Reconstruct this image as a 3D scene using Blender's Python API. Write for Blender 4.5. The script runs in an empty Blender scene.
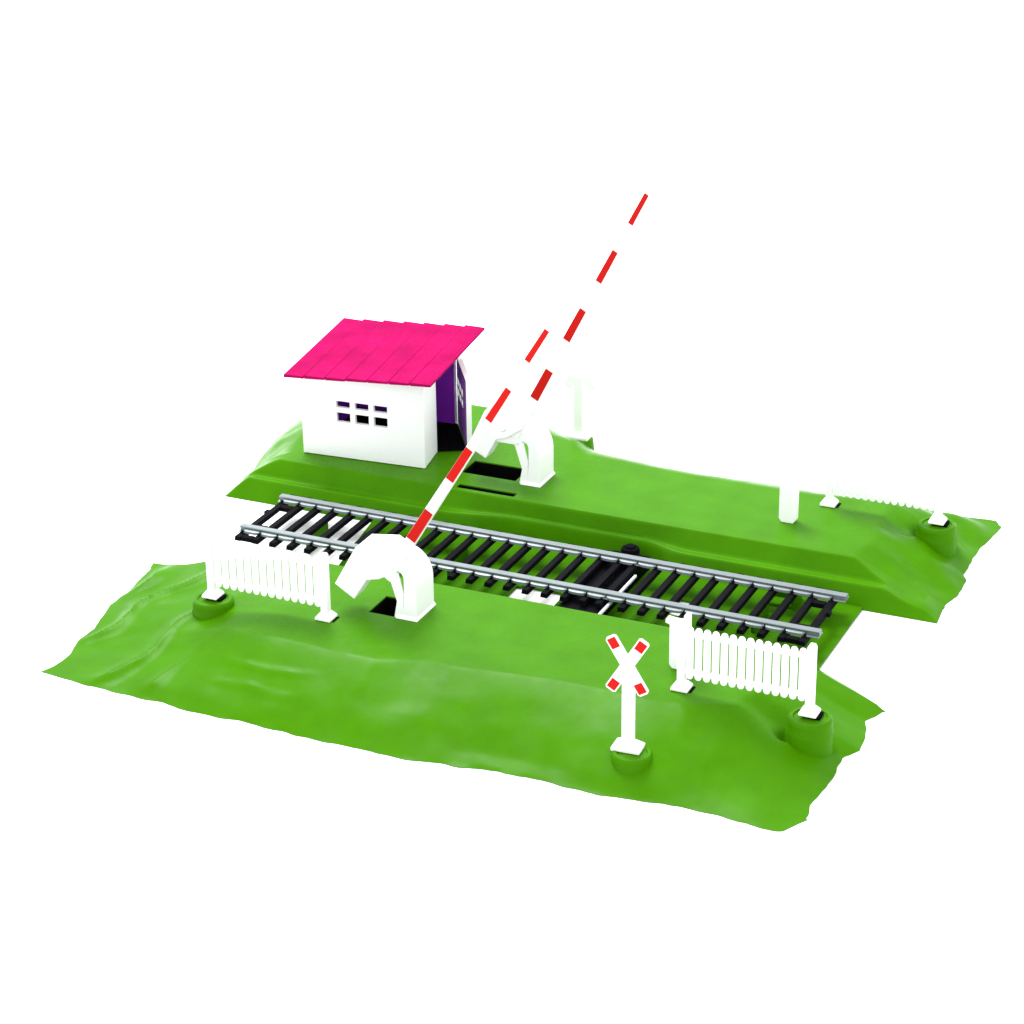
import bpy, bmesh, math, random
from mathutils import Vector, Matrix, noise
random.seed(4)
scene = bpy.context.scene
COL = scene.collection
R = math.radians

# ------------------------------------------------------------------ materials
def mat(name, col, rough=.45, spec=.3, metal=0., bump=0., bscale=8., var=0., ior=1.5):
    m = bpy.data.materials.new(name); m.use_nodes = True
    nt = m.node_tree; b = nt.nodes['Principled BSDF']
    b.inputs['Base Color'].default_value = (*col, 1)
    b.inputs['Roughness'].default_value = rough
    b.inputs['Specular IOR Level'].default_value = spec
    b.inputs['Metallic'].default_value = metal; b.inputs['IOR'].default_value = ior
    tc = nt.nodes.new('ShaderNodeTexCoord')
    if var:
        n = nt.nodes.new('ShaderNodeTexNoise'); n.inputs['Scale'].default_value = 1.3
        n.inputs['Detail'].default_value = 6
        nt.links.new(tc.outputs['Object'], n.inputs['Vector'])
        r = nt.nodes.new('ShaderNodeValToRGB')
        r.color_ramp.elements[0].position = .3; r.color_ramp.elements[1].position = .7
        r.color_ramp.elements[0].color = (*[c*(1-var) for c in col], 1)
        r.color_ramp.elements[1].color = (*[min(1, c*(1+var)) for c in col], 1)
        nt.links.new(n.outputs['Fac'], r.inputs['Fac'])
        nt.links.new(r.outputs['Color'], b.inputs['Base Color'])
    # fine uneven gloss, as moulded plastic has
    n3 = nt.nodes.new('ShaderNodeTexNoise'); n3.inputs['Scale'].default_value = 3.; n3.inputs['Detail'].default_value = 5
    nt.links.new(tc.outputs['Object'], n3.inputs['Vector'])
    mr = nt.nodes.new('ShaderNodeMapRange')
    mr.inputs['From Min'].default_value = .3; mr.inputs['From Max'].default_value = .7
    mr.inputs['To Min'].default_value = max(.05, rough-.08); mr.inputs['To Max'].default_value = rough+.08
    nt.links.new(n3.outputs['Fac'], mr.inputs['Value']); nt.links.new(mr.outputs['Result'], b.inputs['Roughness'])
    if bump:
        n2 = nt.nodes.new('ShaderNodeTexNoise'); n2.inputs['Scale'].default_value = bscale
        n2.inputs['Detail'].default_value = 7; n2.inputs['Roughness'].default_value = .6
        nt.links.new(tc.outputs['Object'], n2.inputs['Vector'])
        bp = nt.nodes.new('ShaderNodeBump'); bp.inputs['Strength'].default_value = bump
        bp.inputs['Distance'].default_value = .05
        nt.links.new(n2.outputs['Fac'], bp.inputs['Height']); nt.links.new(bp.outputs['Normal'], b.inputs['Normal'])
    return m

GREEN = mat('green_plastic', (.049, .190, .0008), .28, .5, bump=.05, bscale=5., var=.08, ior=1.105)
GREENBED = mat('green_plastic_bed', (.044, .172, .0012), .42, .5, bump=.1, var=.08, ior=1.06)
WHITE = mat('white_plastic', (.93, .93, .935), .4, .3, bump=.03)
RED = mat('red_paint', (.52, .006, .004), .5, .5, ior=1.2)
PINK = mat('pink_plastic', (.325, .0035, .076), .6, .5, bump=.3, bscale=6., var=.16, ior=1.05)
VIOLET = mat('violet_inner', (.30, .025, .62), .5, .2)
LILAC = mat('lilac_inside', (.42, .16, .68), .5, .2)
DARK = mat('near_black', (.003, .003, .003), .8, .5, ior=1.1)
BLACK = mat('black_plastic', (.0045, .0045, .0065), .5, .5, bump=.1, ior=1.07)
STEEL = mat('rolled_tin', (.175, .205, .217), .42, .35, metal=.45, bump=.05, bscale=10.)
ROD = mat('pale_rod', (.72, .70, .80), .35, .3)
PAPER = mat('white_paper', (.94, .94, .94), .8, .05)

# planked wall: white plastic with fine horizontal board joints
def plank_mat():
    m = mat('white_boarded_plastic', (.92, .92, .935), .45, .25)
    nt = m.node_tree; b = nt.nodes['Principled BSDF']
    tc = nt.nodes.new('ShaderNodeTexCoord'); w = nt.nodes.new('ShaderNodeTexWave')
    w.wave_type = 'BANDS'; w.bands_direction = 'Z'; w.wave_profile = 'SAW'; w.inputs['Scale'].default_value = 2.6
    nt.links.new(tc.outputs['Object'], w.inputs['Vector'])
    bp = nt.nodes.new('ShaderNodeBump'); bp.inputs['Strength'].default_value = .5; bp.inputs['Distance'].default_value = .03
    nt.links.new(w.outputs['Fac'], bp.inputs['Height']); nt.links.new(bp.outputs['Normal'], b.inputs['Normal'])
    return m
BOARDS = plank_mat()

# ------------------------------------------------------------------ helpers
class MB:
    def __init__(s): s.bm = bmesh.new()
    def face(s, vs, mi=0):
        f = s.bm.faces.new(vs); f.material_index = mi; return f
    def box(s, x0, x1, y0, y1, z0, z1, mi=0, M=None, top=None):
        """box; top=(ix,iy) insets the upper face"""
        ix, iy = top or (0, 0)
        co = [(x0,y0,z0),(x1,y0,z0),(x1,y1,z0),(x0,y1,z0),(x0+ix,y0+iy,z1),(x1-ix,y0+iy,z1),(x1-ix,y1-iy,z1),(x0+ix,y1-iy,z1)]
        v = [s.bm.verts.new((M @ Vector(c)) if M else c) for c in co]
        for q in ((3,2,1,0),(4,5,6,7),(0,1,5,4),(1,2,6,5),(2,3,7,6),(3,0,4,7)):
            s.face([v[i] for i in q], mi)
        return s
    def prism(s, pts, y0, y1, mi=0, M=None):
        """polygon in x,z extruded from y0 to y1"""
        a = [s.bm.verts.new((M @ Vector((p[0],y0,p[1]))) if M else (p[0],y0,p[1])) for p in pts]
        b = [s.bm.verts.new((M @ Vector((p[0],y1,p[1]))) if M else (p[0],y1,p[1])) for p in pts]
        n = len(pts)
        s.face(a, mi); s.face(b[::-1], mi)
        for i in range(n): s.face([a[i], b[i], b[(i+1)%n], a[(i+1)%n]], mi)
        return s
    def lathe(s, prof, n=40, c=(0,0), mi=0):
        rings = []
        for r, z in prof:
            if r < 1e-6: rings.append([s.bm.verts.new((c[0],c[1],z))])
            else: rings.append([s.bm.verts.new((c[0]+r*math.cos(2*math.pi*k/n), c[1]+r*math.sin(2*math.pi*k/n), z)) for k in range(n)])
        for a, b in zip(rings, rings[1:]):
            for k in range(n):
                l = (k+1) % n
                if len(a) == 1: s.face([a[0], b[k], b[l]], mi)
                elif len(b) == 1: s.face([a[k], b[0], a[l]], mi)
                else: s.face([a[k], b[k], b[l], a[l]], mi)
        return s
    def build(s, name, mats, parent=None, bevel=0., smooth=False, loc=None):
        bmesh.ops.recalc_face_normals(s.bm, faces=s.bm.faces)
        me = bpy.data.meshes.new(name); s.bm.to_mesh(me); s.bm.free()
        for m in (mats if isinstance(mats, (list, tuple)) else [mats]): me.materials.append(m)
        if smooth:
            for p in me.polygons: p.use_smooth = True
            me.set_sharp_from_angle(angle=R(38))
        o = bpy.data.objects.new(name, me); COL.objects.link(o)
        if parent: o.parent = parent
        if loc: o.location = loc
        if bevel:
            b = o.modifiers.new('bevel', 'BEVEL'); b.width = bevel; b.segments = 2; b.limit_method = 'ANGLE'; b.angle_limit = R(40)
        return o

def thing(name, label, cat, loc=(0,0,0), rz=0., group=None):
    o = bpy.data.objects.new(name, None); COL.objects.link(o)
    o.empty_display_size = .3; o.location = loc; o.rotation_euler = (0,0,rz)
    o['label'] = label; o['category'] = cat
    if group: o['group'] = group
    return o

def copy_tree(o, parent=None):
    c = o.copy(); COL.objects.link(c)
    if parent: c.parent = parent
    for ch in o.children: copy_tree(ch, c)
    return c

def lerp_table(t, x):
    if x <= t[0][0]: return t[0][1]
    for (a, p), (b, q) in zip(t, t[1:]):
        if x <= b:
            k = (x-a)/(b-a); return p+(q-p)*k
    return t[-1][1]
def clamp(t): return max(0., min(1., t))
def sm(a, b, x):
    t = clamp((x-a)/(b-a)); return t*t*(3-2*t)

ZT = -.62          # table
ZP = .20           # level top of the embankments

# ------------------------------------------------------------------ the setting
t = MB(); t.box(-400, 400, -400, 400, ZT-1, ZT)
o = t.build('table_surface', PAPER); o['kind'] = 'structure'

# ------------------------------------------------------------------ green base
base = thing('crossing_base', 'moulded green plastic base with two embankments, lying on the white surface', 'toy base')

OUT_N = [(-1.6,7.2),(-.77,7.48),(-.1,7.55),(1.36,7.63),(2.0,7.6),(2.75,7.72),(3.8,7.66),(5.2,7.74),(6.2,7.72),(7.29,7.75),(8.24,7.60),(9.2,7.49),(10.18,7.46),(11.2,7.5),(11.9,7.40),(12.34,7.34),(13.3,7.34),(14.19,7.47),(14.59,7.42),(14.9,7.0),(15.3,6.8)]
LEFT_N = [(2.2,-1.48),(2.3,-1.45),(2.6,-1.36),(3.62,-1.20),(4.38,-1.22),(5.42,-.90),(6.0,-.90),(6.6,-.68),(6.97,-.70),(7.48,-.80)]
RIGHT_N = [(1.35,13.35),(2.43,15.0),(2.75,14.86),(3.0,14.72),(3.6,14.92),(4.15,14.97),(4.5,14.78),(5.0,14.80),(6.0,14.78),(6.38,14.74),(7.0,14.88),(7.4,14.6)]
OUT_F = [(-3,6.6),(-2.4,7.4),(0,7.9),(3.0,7.9),(4.2,7.5),(4.9,7.3),(5.5,6.75),(8,6.5),(11,6.5),(13.0,6.8),(15,7.05)]
LEFT_F = [(1.5,-1.88),(1.65,-1.9),(2.4,-1.98),(2.57,-2.04),(2.8,-1.98),(3.66,-2.22),(4.9,-2.5),(6.1,-2.55),(7.5,-2.6)]
RIGHT_F = [(1.5,14.88),(2.4,14.80),(3.0,14.92),(3.72,14.90),(4.0,14.78),(4.32,14.79),(5.4,14.72),(6.0,14.85),(6.73,14.90),(7.03,14.72)]
CREST_N = [(-2,2.3),(4,2.0),(5.8,1.95),(6.6,2.3),(9,2.3),(12,2.3),(13,2.6),(15,2.6)]
CREST_F = [(-3,.9),(3.0,.9),(4.4,1.5),(5.2,1.5),(12,1.5),(15,1.7)]

def ramp(t, p): return 1-(1-clamp(t))**p

def embankment(near):
    OUT, LEFT, RIGHT, CREST = (OUT_N, LEFT_N, RIGHT_N, CREST_N) if near else (OUT_F, LEFT_F, RIGHT_F, CREST_F)
    wL, wR = (4.4, 2.0) if near else (1.2, 1.95)
    xl, xr = (-1.0, 14.8) if near else (-2.0, 14.8)
    slots = [(4.72,5.40,3.20,3.99)] if near else [(3.36,4.70,3.18,3.92),(3.62,5.03,2.345,2.56)]
    xs = [xl+(xr-xl)*i/230 for i in range(231)]
    ys = [1.45+.02*j for j in range(55)]+[2.55+(7.5-2.55)*(j/75) for j in range(76)]
    def snap(l, vals):
        for v in vals:
            i = min(range(len(l)), key=lambda k: abs(l[k]-v)); l[i] = v
    snap(xs, [v for s in slots for v in s[:2]]); snap(ys, [v for s in slots for v in s[2:]])
    def hz(x, y, dL, dR, dO, s):
        fO = ramp(dO/lerp_table(CREST, x), 1.15 if near else 1.5)
        h = fO*ramp(dL/wL, 1.3)*ramp(dR/wR, 1.0)
        z = ZT+.012+(ZP-ZT-.012)*h
        led = sm(5.4, 3.4, x) if x < 7 else sm(8.2, 9.3, x)
        ft, e2, cr = .42-.36*led, .575-.315*led, .59-.13*led
        zi = lerp_table([(0,ZT+.012),(ft,-.50 if led > .5 else ZT+.06),(e2-.035,-.175),(e2,-.15),(cr,-.155-.02*led),(cr+.05,-.135),(.735,.185),(.775,ZP)], s)
        k = 1-h
        wob = noise.noise(Vector((x*.5, y*.6, 3.1 if near else 9.)))*(.09 if near else .14)+noise.noise(Vector((x*1.5, y*1.9, 7.)))*(.022 if near else .05)
        # drapery-like folds on the left end, running with the outline
        if near: wob += (.15*(1-abs(math.sin(2.6*(x*.85+y*.30)+1.6*noise.noise(Vector((x*.6,y*.6,1))))))**2-.04)*sm(2.6, .4, x)*sm(2.2, 3., y)
        else: wob += .05*math.sin(5.*(x*.5+y*.9)+2*noise.noise(Vector((x*.7,y*.7,1))))*sm(12.9, 14., x)
        z += wob*clamp(k*1.8)*clamp(min(dO, dL, dR)/.35)
        # hollow beside the end stump
        px, py = (14.13, 4.60) if near else (13.98, 4.65)
        r = math.hypot(x-(px-.65), y-(py-.1)); z -= .12*math.exp(-(r/.38)**2)
        r = math.hypot((x-(px-.42))/.8, y-(py+.12)); z -= .22*math.exp(-(r/.17)**2)
        if near:      # flow wrinkles moulded low on the left of the near slope
            g = sm(2.6, 3.3, x)*sm(5.0, 4.3, x)
            z += g*(.05*math.exp(-((y-6.42-.06*math.sin(2*x))/.07)**2)+.035*math.exp(-((y-6.95-.05*math.sin(3*x+1))/.08)**2))*(.6+.6*noise.noise(Vector((x*3,y*3,4))))
        # sag where the mould shrank
        z += .006*noise.noise(Vector((x*.9, y*1.3, 21.)))
        return max(ZT+.012, min(z, zi))
    bm = bmesh.new(); sg = -1 if near else 1
    V = []
    for x0 in xs:
        row = []
        for y0 in ys:
            x, y = x0, y0
            for _ in range(3):
                wl = clamp((3.0-x0)/(3.0-xl))**1.5; wr = clamp((x0-12.3)/(xr-12.3))**1.5
                wo = clamp((y0-4.6)/(7.5-4.6))**1.5; wi = clamp((2.6-y0)/(2.6-1.45))**1.0
                x = x0+wl*(lerp_table(LEFT, y)-xl)+wr*(lerp_table(RIGHT, y)-xr)
                yi = 1.52
                if near and x > 13.3: yi = 1.40+(x-13.3)*.62
                if near and x < 2.0: yi = 1.52+.72*clamp((2.0-x)/2.6)
                y = y0+wo*(lerp_table(OUT, x)-7.5)+wi*(yi-1.45)
            jit = noise.noise(Vector((x*2.2, y*2.2, 5.)))*.06+noise.noise(Vector((x*5., y*5., 8.)))*.02
            x += jit*(wl+wr if y0 > 2.2 else 0)*.8; y += jit*wo
            dL = x-lerp_table(LEFT, y); dR = lerp_table(RIGHT, y)-x; dO = lerp_table(OUT, x)-y
            if x0 == xs[0]: dL = 0
            if x0 == xs[-1]: dR = 0
            if y0 == ys[-1]: dO = 0
            row.append(bm.verts.new((x, sg*y, hz(x, y, max(0,dL), max(0,dR), max(0,dO), max(0,y-yi)))))
        V.append(row)
    for i in range(len(xs)-1):
        for j in range(len(ys)-1):
            cx, cy = (xs[i]+xs[i+1])/2, (ys[j]+ys[j+1])/2
            if any(a < cx < b and c < cy < d for a, b, c, d in slots): continue
            bm.faces.new([V[i][j], V[i+1][j], V[i+1][j+1], V[i][j+1]])
    bmesh.ops.recalc_face_normals(bm, faces=bm.faces)
    if sum(f.normal.z for f in bm.faces) < 0: bmesh.ops.reverse_faces(bm, faces=bm.faces)
    # skirt: give the sheet its moulded thickness
    be = [e for e in bm.edges if e.is_boundary]
    r = bmesh.ops.extrude_edge_only(bm, edges=be)
    for v in [g for g in r['geom'] if isinstance(g, bmesh.types.BMVert)]:
        v.co.z = max(ZT+.001, v.co.z-.03)
    me = bpy.data.meshes.new('embankment'); bm.to_mesh(me); bm.free()
    me.materials.append(GREEN)
    for p in me.polygons: p.use_smooth = True
    me.set_sharp_from_angle(angle=R(50))
    o = bpy.data.objects.new('embankment', me); COL.objects.link(o); o.parent = base
    # black box added under each slot to keep its inside dark
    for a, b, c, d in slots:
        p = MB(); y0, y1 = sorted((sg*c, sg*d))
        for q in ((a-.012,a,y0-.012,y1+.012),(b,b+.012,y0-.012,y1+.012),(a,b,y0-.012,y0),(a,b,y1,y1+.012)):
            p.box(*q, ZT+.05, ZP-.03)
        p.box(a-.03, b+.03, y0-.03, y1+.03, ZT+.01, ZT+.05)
        p.build('slot_blackout', DARK, base)
    return o
embankment(True); embankment(False)

# track bed: thin sheet joining the embankments, with two openings down to the white table
def bed():
    bm = bmesh.new()
    xs = [2.2+(13.3-2.2)*i/111 for i in range(112)]; ys = [-1.75+3.5*j/56 for j in range(57)]
    V = [[None]*len(ys) for _ in xs]
    for i, x in enumerate(xs):
        for j, y in enumerate(ys):
            xx = x+clamp((3.2-x)/1.)*(-.22*(y/1.3))
            V[i][j] = bm.verts.new((xx, y, -.555+.006*noise.noise(Vector((x*.7,y*.7,2)))))
    def hole(x, y):
        if -1.4 < y < -.24 and x < 9:                       # long opening with rounded corners
            return ((max(abs(x-6.85)-.34, 0))/.22)**2+((max(abs(y+.80)-.33, 0))/.25)**2 < 1
        return 9.66 < x < 10.12 and -.32 < y < .42
    for i in range(len(xs)-1):
        for j in range(len(ys)-1):
            if hole((xs[i]+xs[i+1])/2, (ys[j]+ys[j+1])/2): continue
            bm.faces.new([V[i][j], V[i+1][j], V[i+1][j+1], V[i][j+1]])
    bmesh.ops.delete(bm, geom=[v for v in bm.verts if not v.link_faces], context='VERTS')
    be = [e for e in bm.edges if e.is_boundary]
    r = bmesh.ops.extrude_edge_only(bm, edges=be)
    for v in [g for g in r['geom'] if isinstance(g, bmesh.types.BMVert)]: v.co.z -= .045
    bmesh.ops.recalc_face_normals(bm, faces=bm.faces)
    me = bpy.data.meshes.new('track_bed'); bm.to_mesh(me); bm.free(); me.materials.append(GREENBED)
    o = bpy.data.objects.new('track_bed', me); COL.objects.link(o); o.parent = base
    m = MB()                                    # little moulded bracket on the bed near the right end
    m.box(11.34,11.40,.90,1.40,-.56,-.44); m.box(11.96,12.02,.88,1.44,-.56,-.32); m.box(11.40,11.96,.88,.92,-.56,-.50); m.box(11.40,11.96,1.36,1.40,-.56,-.45)
    m.build('bracket', GREENBED, base, bevel=.01)
    for i in (3, 11, 19, 27):                   # ribs the track lies on
        m = MB(); xr_ = .08+i*.4265; m.box(xr_-.035, xr_+.035, -.45, .45, -.56, -.222); m.build('rib', GREENBED, base)
bed()

# stumps that carry fence ends and signs
def stump(x, y, zt, r, zb=ZT, ring=True):
    m = MB()
    p = [(0,zt-.03),(r*.72,zt-.03),(r*.76,zt),(r*.90,zt),(r*.97,zt-.03),(r,zt-.08)]
    if ring: p += [(r*1.0,zt-.22),(r*1.04,zt-.25),(r*1.05,zt-.30)]
    p += [(r*1.12,zb)]
    m.lathe(p, 48, (x, y)); m.build('stump', GREEN, base, smooth=True)
stump(1.50,-4.62,ZP-.02,.42); stump(14.15,-4.62,ZP-.02,.42); stump(13.98,4.62,ZP-.02,.42)
stump(11.43,-6.60,-.145,.38, ring=False); stump(4.72,6.76,-.085,.36, ring=False)

for x, y, z in ((1.48,-4.58,ZP),(4.08,-4.58,ZP),(11.62,-4.58,ZP),(14.12,-4.58,ZP),(11.56,4.65,ZP),(13.98,4.65,ZP)):
    m = MB(); m.box(x-.10, x+.225, y-.10, y+.155, z-.05, z+.006); m.build('socket_dark_plate', DARK, base)  # black plate standing in for the dark inside of an open socket
# ------------------------------------------------------------------ railway track
track = thing('railway_track', 'straight piece of model railway track with black sleepers, lying between the embankments', 'track')
PITCH = .4265; X0 = .08; N = 31
for i in range(N):
    m = MB(); x = X0+i*PITCH-(.08 if i == 20 else 0); w = .08
    y1 = 1.25
    m.box(x-w, x+w, -y1, y1, -.225, -.125, top=(.012,.015))
    for s in (-1, 1):                                # rail chairs
        for q in (-1, 1):
            yy = s*.875+q*.135
            m.box(x-.028, x+.028, yy-.05, yy+.03, -.13, -.07, top=(.006,.018))
    if i in (0, N-1):                               # end frame tying the last two sleepers together
        d = 1 if i == 0 else -1
        xa, xb = sorted((x+d*w, x+d*(PITCH-w)))
        m.box(xa, xb, -.66, -.50, -.23, -.123); m.box(xa, xb, .50, .66, -.23, -.123)
        m.box(xa, xb, -1.22, -1.08, -.23, -.123); m.box(xa, xb, 1.08, 1.22, -.23, -.123)
        m.box(x-d*w-.06, x-d*w+.06, .16, .30, -.22, -.128)
    m.build('sleeper', BLACK, track, bevel=.008)
def rail(yc):
    prof = [(-.15,-.123),(.15,-.123),(.15,-.105),(.06,-.09),(.05,-.05),(.085,-.04),(.085,-.012),(.065,0),(-.065,0),(-.085,-.012),(-.085,-.04),(-.05,-.05),(-.06,-.09),(-.15,-.105)]
    m = MB()
    a = [m.bm.verts.new((-.02, yc+p[0], p[1])) for p in prof]; b = [m.bm.verts.new((13.15, yc+p[0], p[1])) for p in prof]
    n = len(prof); m.face(a); m.face(b[::-1])
    for i in range(n): m.face([a[i], b[i], b[(i+1)%n], a[(i+1)%n]])
    # rolled bulges of the tin foot between the chairs
    for s in (-1, 1):
        for i in range(N-1):
            xc = X0+(i+.5)*PITCH; L = PITCH/2-.018; g = []
            for k in range(9):
                u = -1+2*k/8; e = math.sqrt(max(0,1-u**2))
                g.append((xc+L*u, .05+.055*e))
            top = [m.bm.verts.new((p[0], yc+s*.052, -.045)) for p in g]
            mid = [m.bm.verts.new((p[0], yc+s*(p[1]+.075), -.065)) for p in g]
            lo = [m.bm.verts.new((p[0], yc+s*(p[1]+.085), -.112)) for p in g]
            for k in range(8):
                m.face([top[k], top[k+1], mid[k+1], mid[k]]); m.face([mid[k], mid[k+1], lo[k+1], lo[k]])
    m.build('rail', STEEL, track)
rail(-.875); rail(.875)

# ------------------------------------------------------------------ drive of the barriers under the track
drv = thing('barrier_drive', 'black guide with pale push rod and round pivot, under the middle of the track', 'mechanism', (7.98,0,-.545))
m = MB(); m.box(-.22,.56,-1.6,1.6,-.012,.262); m.box(-.26,-.20,-1.55,1.55,-.012,.28); m.box(.53,.60,-1.55,1.55,-.012,.28); m.build('guide', BLACK, drv, bevel=.008)
m = MB()
m.box(.685,.745,-1.6,.45,.30,.36); m.build('push_rod', ROD, drv, bevel=.015)
m = MB(); m.lathe([(0,.40),(.10,.40),(.13,.35),(.18,.35),(.20,.31),(.20,-.01)], 36, (.10,1.68)); m.build('pivot', BLACK, drv, smooth=True)

# ------------------------------------------------------------------ fences
def foot_mesh(m, x, y, z, w=.17, d=.17):
    m.box(x-w, x+w, y-d, y+d, z, z+.05); m.box(x-w, x+w, y-d, y+d, z+.05, z+.15, top=(.08,.08))
def make_fence(L, label, loc, group):
    t = thing('picket_fence', label, 'fence', loc, 0, group)
    for x in (0, L):
        m = MB(); m.prism([(x-.075,.15),(x+.075,.15),(x+.075,1.36),(x+.045,1.41),(x-.045,1.41),(x-.075,1.36)], -.085, .085)
        p = m.build('post', WHITE, t, bevel=.012)
        f = MB(); foot_mesh(f, x, 0, 0); f.build('post_foot', WHITE, p, bevel=.012)
    m = MB(); n = 14; a, b = .075, L-.075; pt = (b-a)/n
    for i in range(n):                                     # pickets, rounded at both ends
        xc = a+(i+.5)*pt; w = pt/2-.016; pts = []
        for k in range(7):
            th = math.pi*k/6; pts.append((xc+w*math.cos(th), 1.25+w*math.sin(th)))
        for k in range(7):
            th = math.pi+math.pi*k/6; pts.append((xc+w*math.cos(th), .30+w*math.sin(th)))
        m.prism(pts, -.035, .0)
    m.box(a, b, .0, .03, .34, .42); m.box(a, b, .0, .03, 1.13, 1.21)
    m.box(a, b, -.04, -.001, .33, .43); m.box(a, b, -.04, -.001, 1.12, 1.22)
    m.build('picket_panel', WHITE, t, bevel=.006)
    return t
FG = 'white picket fences of the crossing'
ZF = ZP+.008
make_fence(2.60, 'white picket fence on the near embankment, left of the nearer barrier', (1.48,-4.58,ZF), FG)
make_fence(2.50, 'white picket fence on the near embankment, to the right of the X-shaped sign', (11.62,-4.58,ZF), FG)
make_fence(2.42, 'white picket fence on the far embankment, at its right end', (11.56,4.65,ZF), FG)

# ------------------------------------------------------------------ barrier rests
def make_rest(label, loc, group):
    t = thing('barrier_rest', label, 'barrier rest', loc, 0, group)
    m = MB(); m.prism([(-.19,.08),(-.13,0),(.13,0),(.19,.08),(.19,.90),(-.19,.90)], -.10, .10); m.build('post', WHITE, t, bevel=.012)
    m = MB(); m.prism([(-.19,.90),(.19,.90),(.19,1.16),(.10,1.16),(.06,1.0),(-.10,1.0),(-.13,1.0),(-.27,1.02),(-.28,.94),(-.20,.92)], -.09, .09); m.build('fork', WHITE, t, bevel=.01)
    return t
RG = 'upright rests for the barrier arms'
make_rest('white forked upright on the near embankment, at the left end of the right-hand fence', (11.29,-3.80,ZP), RG)
make_rest('white plain upright on the far embankment, standing alone left of the far fence', (11.02,3.46,ZP), RG)

# ------------------------------------------------------------------ crossbuck signs
def make_sign(label, loc, rz, group):
    t = thing('crossbuck_sign', label, 'road sign', loc, rz, group)
    m = MB(); m.box(-.28,.27,-.19,.19,0,.07); m.box(-.28,.27,-.19,.19,.07,.17, top=(.14,.10)); m.build('sign_foot', WHITE, t, bevel=.015)
    m = MB(); m.box(-.115,.115,-.06,.06,.10,1.55); m.build('post', WHITE, t, bevel=.015)
    # X board: one outline
    m = MB(); a = R(58.5); L = .625; w = .11
    for k, s in enumerate((1, -1)):
        M = Matrix.Translation((0,-.075-.004*k,1.74)) @ Matrix.Rotation(-s*a, 4, 'Y')
        c = .035
        m.prism([(-L+c,-w),(L-c,-w),(L,-w+c),(L,w-c),(L-c,w),(-L+c,w),(-L,w-c),(-L,-w+c)], -.03, .02, M=M)
    b = m.build('cross_board', WHITE, t)
    for k, s in enumerate((1, -1)):
        M = Matrix.Translation((0,-.075-.004*k,1.74)) @ Matrix.Rotation(-s*a, 4, 'Y')
        for e in (-1, 1):
            m = MB(); q = sorted((e*.59, e*.385)); m.box(q[0], q[1], -.035, -.029, -.085, .085, M=M); m.build('red_square', RED, b)
    return t
SG = 'X-shaped crossing signs'
make_sign('white X-shaped crossing sign with four red corner squares, on a stump of the near slope', (11.31,-6.48,-.165), R(3), SG)
make_sign('white crossing sign seen from behind on the far slope, right of the farther barrier', (4.72,6.78,-.10), R(182), SG)

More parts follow.
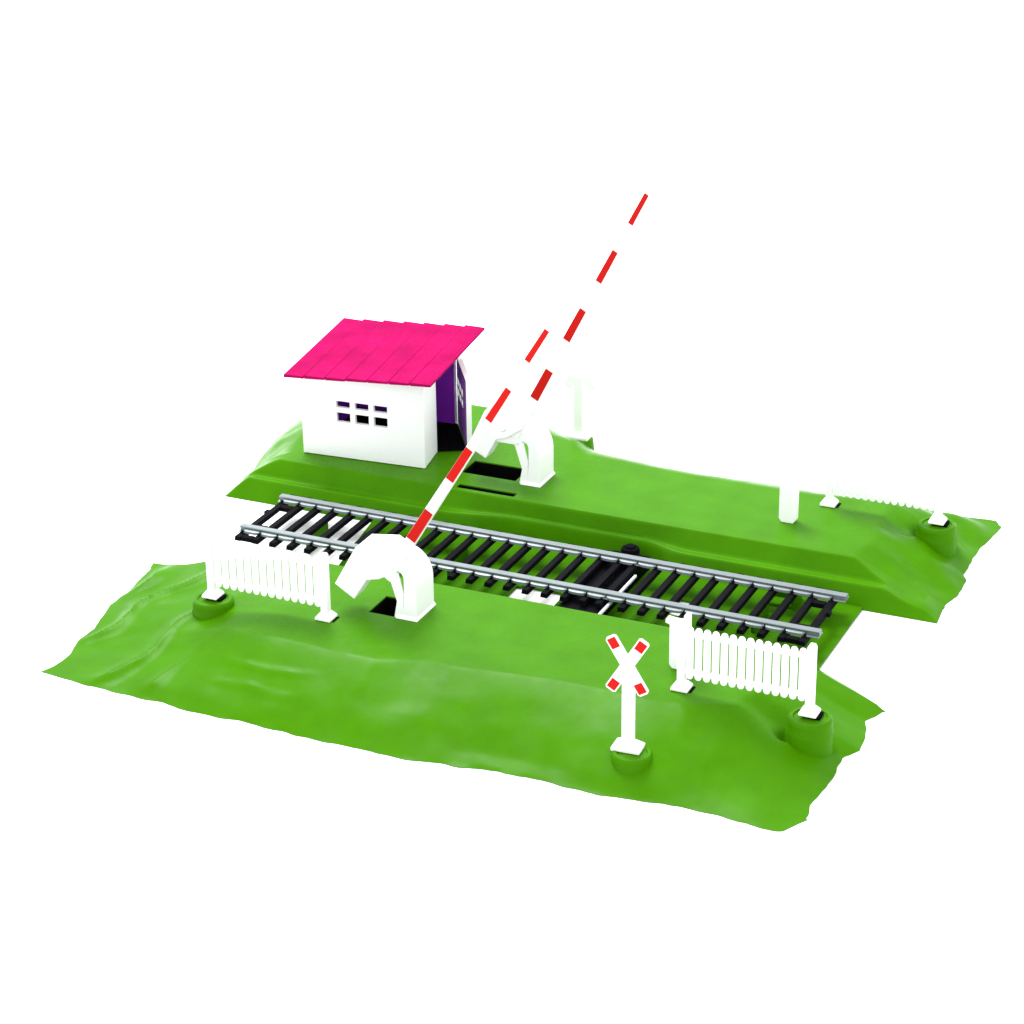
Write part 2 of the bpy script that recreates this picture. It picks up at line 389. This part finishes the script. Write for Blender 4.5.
# ------------------------------------------------------------------ barriers
def make_barrier(label, loc, ang, stripes, group, apiv):
    """local frame: x along the arm, front face at y=0, z=0 at the embankment top"""
    t = thing('level_crossing_barrier', label, 'barrier', loc, 0, group)
    # column with rounded hood
    arc = [(.78*math.cos(th), .60*math.sin(th)) for th in [R(90*k/8) for k in range(9)]]
    pr = [(.09,.02),(.40,.02),(.40,.68)]+[(-.14+.54*math.cos(R(90*k/8)), .68+.60*math.sin(R(90*k/8))) for k in range(1,9)]+[(-.62,1.28),(-.74,1.20),(-.74,.92),(-.10,.92),(.0,1.02),(.09,.98),(.13,.90),(.13,.5)]
    m = MB(); m.prism(pr, .0, .80); m.build('column', WHITE, t, bevel=.02)
    m = MB(); m.box(-.06,.43,-.04,.84,0,.075, top=(.03,.03)); m.build('column_base', WHITE, t, bevel=.012)
    m = MB(); m.prism([(-.10,.0),(.10,.0),(.12,.52),(.01,.99),(-.21,.95),(-.03,.36)], .0, .05); m.build('brace', WHITE, t, bevel=.01)
    # swinging arm with its counterweight, turning about the pin
    arm = bpy.data.objects.new('barrier_arm', None)
    m = MB(); u0, h0, h1 = -.2, .115, .055
    L = stripes[-1]
    def hw(u): return h0+(h1-h0)*clamp(u/L)
    cuts = [u0]+stripes
    for k in range(len(cuts)-1):
        a, b = cuts[k], cuts[k+1]; red = k % 2 == 1
        ha, hb = hw(a), hw(b)
        v = [m.bm.verts.new(c) for c in ((a,0,-ha),(b,0,-hb),(b,0,hb),(a,0,ha),(a,.17,-ha),(b,.17,-hb),(b,.17,hb),(a,.17,ha))]
        for q in ((0,1,2,3),(7,6,5,4),(3,2,6,7),(4,5,1,0)): m.face([v[i] for i in q], 0)
        if k == 0: m.face([v[i] for i in (0,3,7,4)])
        if k == len(cuts)-2: m.face([v[i] for i in (1,5,6,2)])
        if red:
            g = .004
            v = [m.bm.verts.new(c) for c in ((a,-g,-ha*.97),(b,-g,-hb*.97),(b,-g,hb*.97),(a,-g,ha*.97),(a,.0,-ha*.97),(b,.0,-hb*.97),(b,.0,hb*.97),(a,.0,ha*.97))]
            for q in ((0,1,2,3),(3,2,6,7),(4,5,1,0),(0,3,7,4),(1,5,6,2)): m.face([v[i] for i in q], 1)
            
    bmesh.ops.remove_doubles(m.bm, verts=m.bm.verts, dist=1e-5)
    arm = m.build('barrier_arm', [WHITE, RED], t)
    arm.location = (apiv[0], -.02, apiv[1]); arm.rotation_euler = (0, -ang, 0)
    # counterweight plate, in the arm's own frame (u along arm, w to its left)
    m = MB(); m.prism([(-1.06,.30),(-1.06,.80),(-.06,.84),(.16,.78),(.56,.30),(.56,-.12),(.12,-.12),(-.30,.10),(-.50,.30)], -.04, .40)
    cw = m.build('counterweight', WHITE, arm, bevel=.012)
    m = MB()
    m.lathe([(0,.03),(.07,.03),(.09,.0),(.09,-.05)], 24)
    pin = m.build('pivot_pin', WHITE, arm, smooth=True); pin.location = (-.15,-.045,.30); pin.rotation_euler = (R(90),0,0)
    return t
BG = 'raised barriers of the crossing'
ANG_N, ANG_F = R(58.2), R(62.2)
ST = [.9, 1.70, 2.56, 3.40, 4.16, 4.98, 5.70, 6.48]
make_barrier('nearer white barrier with its red and white striped arm raised, on the near embankment', (5.40,-4.0,ZP), ANG_N, ST, BG, (5.69+.04-.9*math.cos(ANG_N)-5.40, 1.9+.07-.9*math.sin(ANG_N)-ZP))
make_barrier('farther white barrier with its striped arm raised steeply, on the far embankment', (4.94,3.08,ZP), ANG_F, ST, BG, (5.23-.9*math.cos(ANG_F)-4.94, 2.27+.03-.9*math.sin(ANG_F)-ZP))

# ------------------------------------------------------------------ keeper's house
RH = R(4)
house = thing('gatekeeper_house', 'small white keepers house with a pink lean-to roof and open side door', 'toy house', (-.48,2.80,ZP+.02), RH)
W, D, T = 3.02, 2.78, .09
def ztop(x, y): return 1.93+.055*x+.06*y
def holed_panel(m, x0, x1, zt0, zt1, y0, y1, holes_x, holes_z, M=None):
    """upright panel in x,z between y0 and y1 with a grid of window openings; zt0, zt1 are its top heights left and right"""
    zc = [0.]+[v for h in holes_z for v in h]+[min(zt0, zt1)]
    xc = [x0]+[v for h in holes_x for v in h]+[x1]
    for i in range(len(xc)-1):
        for j in range(len(zc)-1):
            if i % 2 == 1 and j % 2 == 1: continue
            if j == len(zc)-2:
                ta = zt0+(zt1-zt0)*(xc[i]-x0)/(x1-x0); tb = zt0+(zt1-zt0)*(xc[i+1]-x0)/(x1-x0)
                m.prism([(xc[i],zc[j]),(xc[i+1],zc[j]),(xc[i+1],tb),(xc[i],ta)], y0, y1, M=M)
            else: m.box(xc[i], xc[i+1], y0, y1, zc[j], zc[j+1], M=M)
    bm = m.bm                                           # weld the cells into one sheet
    bmesh.ops.remove_doubles(bm, verts=bm.verts, dist=1e-4)
    seen = {}
    for f in list(bm.faces):
        k = tuple(sorted(v.index for v in f.verts))
        seen.setdefault(k, []).append(f)
    bm.verts.index_update(); seen = {}
    for f in bm.faces: seen.setdefault(frozenset(v.index for v in f.verts), []).append(f)
    dele = [f for fs in seen.values() if len(fs) > 1 for f in fs]
    bmesh.ops.delete(bm, geom=dele, context='FACES_ONLY')
m = MB(); holed_panel(m, 0, W, ztop(0,0), ztop(W,0), 0, T, [(.87,1.21),(1.33,1.67),(1.79,2.13)], [(.87,1.10),(1.22,1.38)])
m.build('front_wall', BOARDS, house)
m = MB(); m.prism([(0,0),(W-.30,0),(W-.30,ztop(W,D)),(0,ztop(0,D))], D-T, D); m.build('rear_wall', BOARDS, house)
MZ = Matrix.Rotation(R(90),4,'Z')
m = MB(); m.prism([(T,0),(D-T,0),(D-T,ztop(0,D)),(T,ztop(0,0))], -T, 0, M=MZ); m.build('side_wall', BOARDS, house)
m = MB(); MS = Matrix.Translation((W,0,0)) @ Matrix.Rotation(R(6.1),4,'Z') @ MZ
m.prism([(T+.004,0),(1.02,0),(1.02,ztop(W,1.1)),(T+.004,ztop(W,0))], 0, T, M=MS); m.build('side_wall', BOARDS, house)
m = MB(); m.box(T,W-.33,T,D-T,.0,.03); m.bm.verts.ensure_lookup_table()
fp = [(W-.34,.95),(W-.10,1.02),(W+.50,1.28),(W-.26,D-.10),(W-.34,D-.10)]  # dark plate carried on past the doorway, below the open door
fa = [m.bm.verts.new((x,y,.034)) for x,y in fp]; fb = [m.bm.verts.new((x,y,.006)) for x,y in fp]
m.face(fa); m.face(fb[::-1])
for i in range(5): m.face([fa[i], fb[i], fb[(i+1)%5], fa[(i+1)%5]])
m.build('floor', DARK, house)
m = MB()
m.box(T+.003,W-.33,D-T-.03,D-T-.003,.032,1.85); m.box(T+.003,T+.03,T+.003,D-T-.04,.032,1.80); m.build('inner_sheets', VIOLET, house)  # thin violet sheets against the rear and left walls
# roof of seven lapped planks, running front to back
m = MB(); rx0, rx1, ry0, ry1 = -.27, 3.36, -.34, 3.06; n = 7; pw = (rx1-rx0)/n
def rz(x, y): return ztop(x, y)+.035
for k in range(n):
    a, b = rx0+k*pw+.02, rx0+(k+1)*pw-.012; j0, j1 = random.uniform(-.012,.012), random.uniform(-.012,.012)
    co = []
    for zt in (0, 1):
        for x, y, lift in ((a,ry0+j0,.022),(b,ry0+j0,.0),(b,ry1+j1,.0),(a,ry1+j1,.04)):
            co.append(m.bm.verts.new((x, y, rz(x,y)+(.055+lift if zt else .0))))
    for q in ((3,2,1,0),(4,5,6,7),(0,1,5,4),(1,2,6,5),(2,3,7,6),(3,0,4,7)): m.face([co[i] for i in q])
m.box(rx0+.02, rx1-.02, ry0+.02, ry1-.02, 0, .02)
for v in list(m.bm.verts)[-8:]: v.co.z = v.co.z*1.5+rz(v.co.x, v.co.y)+.004
m.build('roof', PINK, house, bevel=.008)
# side door, swung outwards on the rear corner
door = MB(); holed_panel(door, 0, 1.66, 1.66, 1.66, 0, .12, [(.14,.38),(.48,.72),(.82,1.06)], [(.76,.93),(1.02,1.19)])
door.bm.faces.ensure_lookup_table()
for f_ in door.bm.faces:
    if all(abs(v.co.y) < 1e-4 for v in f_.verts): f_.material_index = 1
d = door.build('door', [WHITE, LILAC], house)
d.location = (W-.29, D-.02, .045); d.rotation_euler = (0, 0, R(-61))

# ------------------------------------------------------------------ light and camera
w = bpy.data.worlds.new('World'); scene.world = w; w.use_nodes = True
bg = w.node_tree.nodes['Background']; bg.inputs[0].default_value = (.975,.985,1,1); bg.inputs[1].default_value = 1.7
def area(name, loc, target, size, power, col=(1,1,1)):
    l = bpy.data.lights.new(name, 'AREA'); l.shape = 'DISK'; l.size = size; l.energy = power; l.color = col
    o = bpy.data.objects.new(name, l); COL.objects.link(o); o.location = loc
    o.rotation_euler = (Vector(target)-Vector(loc)).to_track_quat('-Z','Y').to_euler()
area('softbox', (-12, 20, 38), (7, 0, 0), 24, 30000, (1,.99,.96))

cam = bpy.data.cameras.new('camera'); co = bpy.data.objects.new('camera', cam); COL.objects.link(co)
CP = (25.7785,-42.8860,21.9486); yaw, pit, rol, f = (-0.430768, 0.418078, -0.013304, 2460.74)
fw = Vector((math.cos(pit)*math.sin(yaw), math.cos(pit)*math.cos(yaw), -math.sin(pit)))
r = Vector((math.cos(yaw), -math.sin(yaw), 0)); u = r.cross(fw)
r2 = math.cos(rol)*r+math.sin(rol)*u; u2 = -math.sin(rol)*r+math.cos(rol)*u
co.matrix_world = Matrix(((r2.x,u2.x,-fw.x,CP[0]),(r2.y,u2.y,-fw.y,CP[1]),(r2.z,u2.z,-fw.z,CP[2]),(0,0,0,1)))
cam.sensor_width = 36; cam.lens = 36*f/1024; cam.clip_start = .5; cam.clip_end = 2000
scene.camera = co
scene.render.engine = 'CYCLES'
scene.view_settings.view_transform = 'Standard'; scene.view_settings.look = 'None'
scene.view_settings.exposure = 0; scene.view_settings.gamma = 1
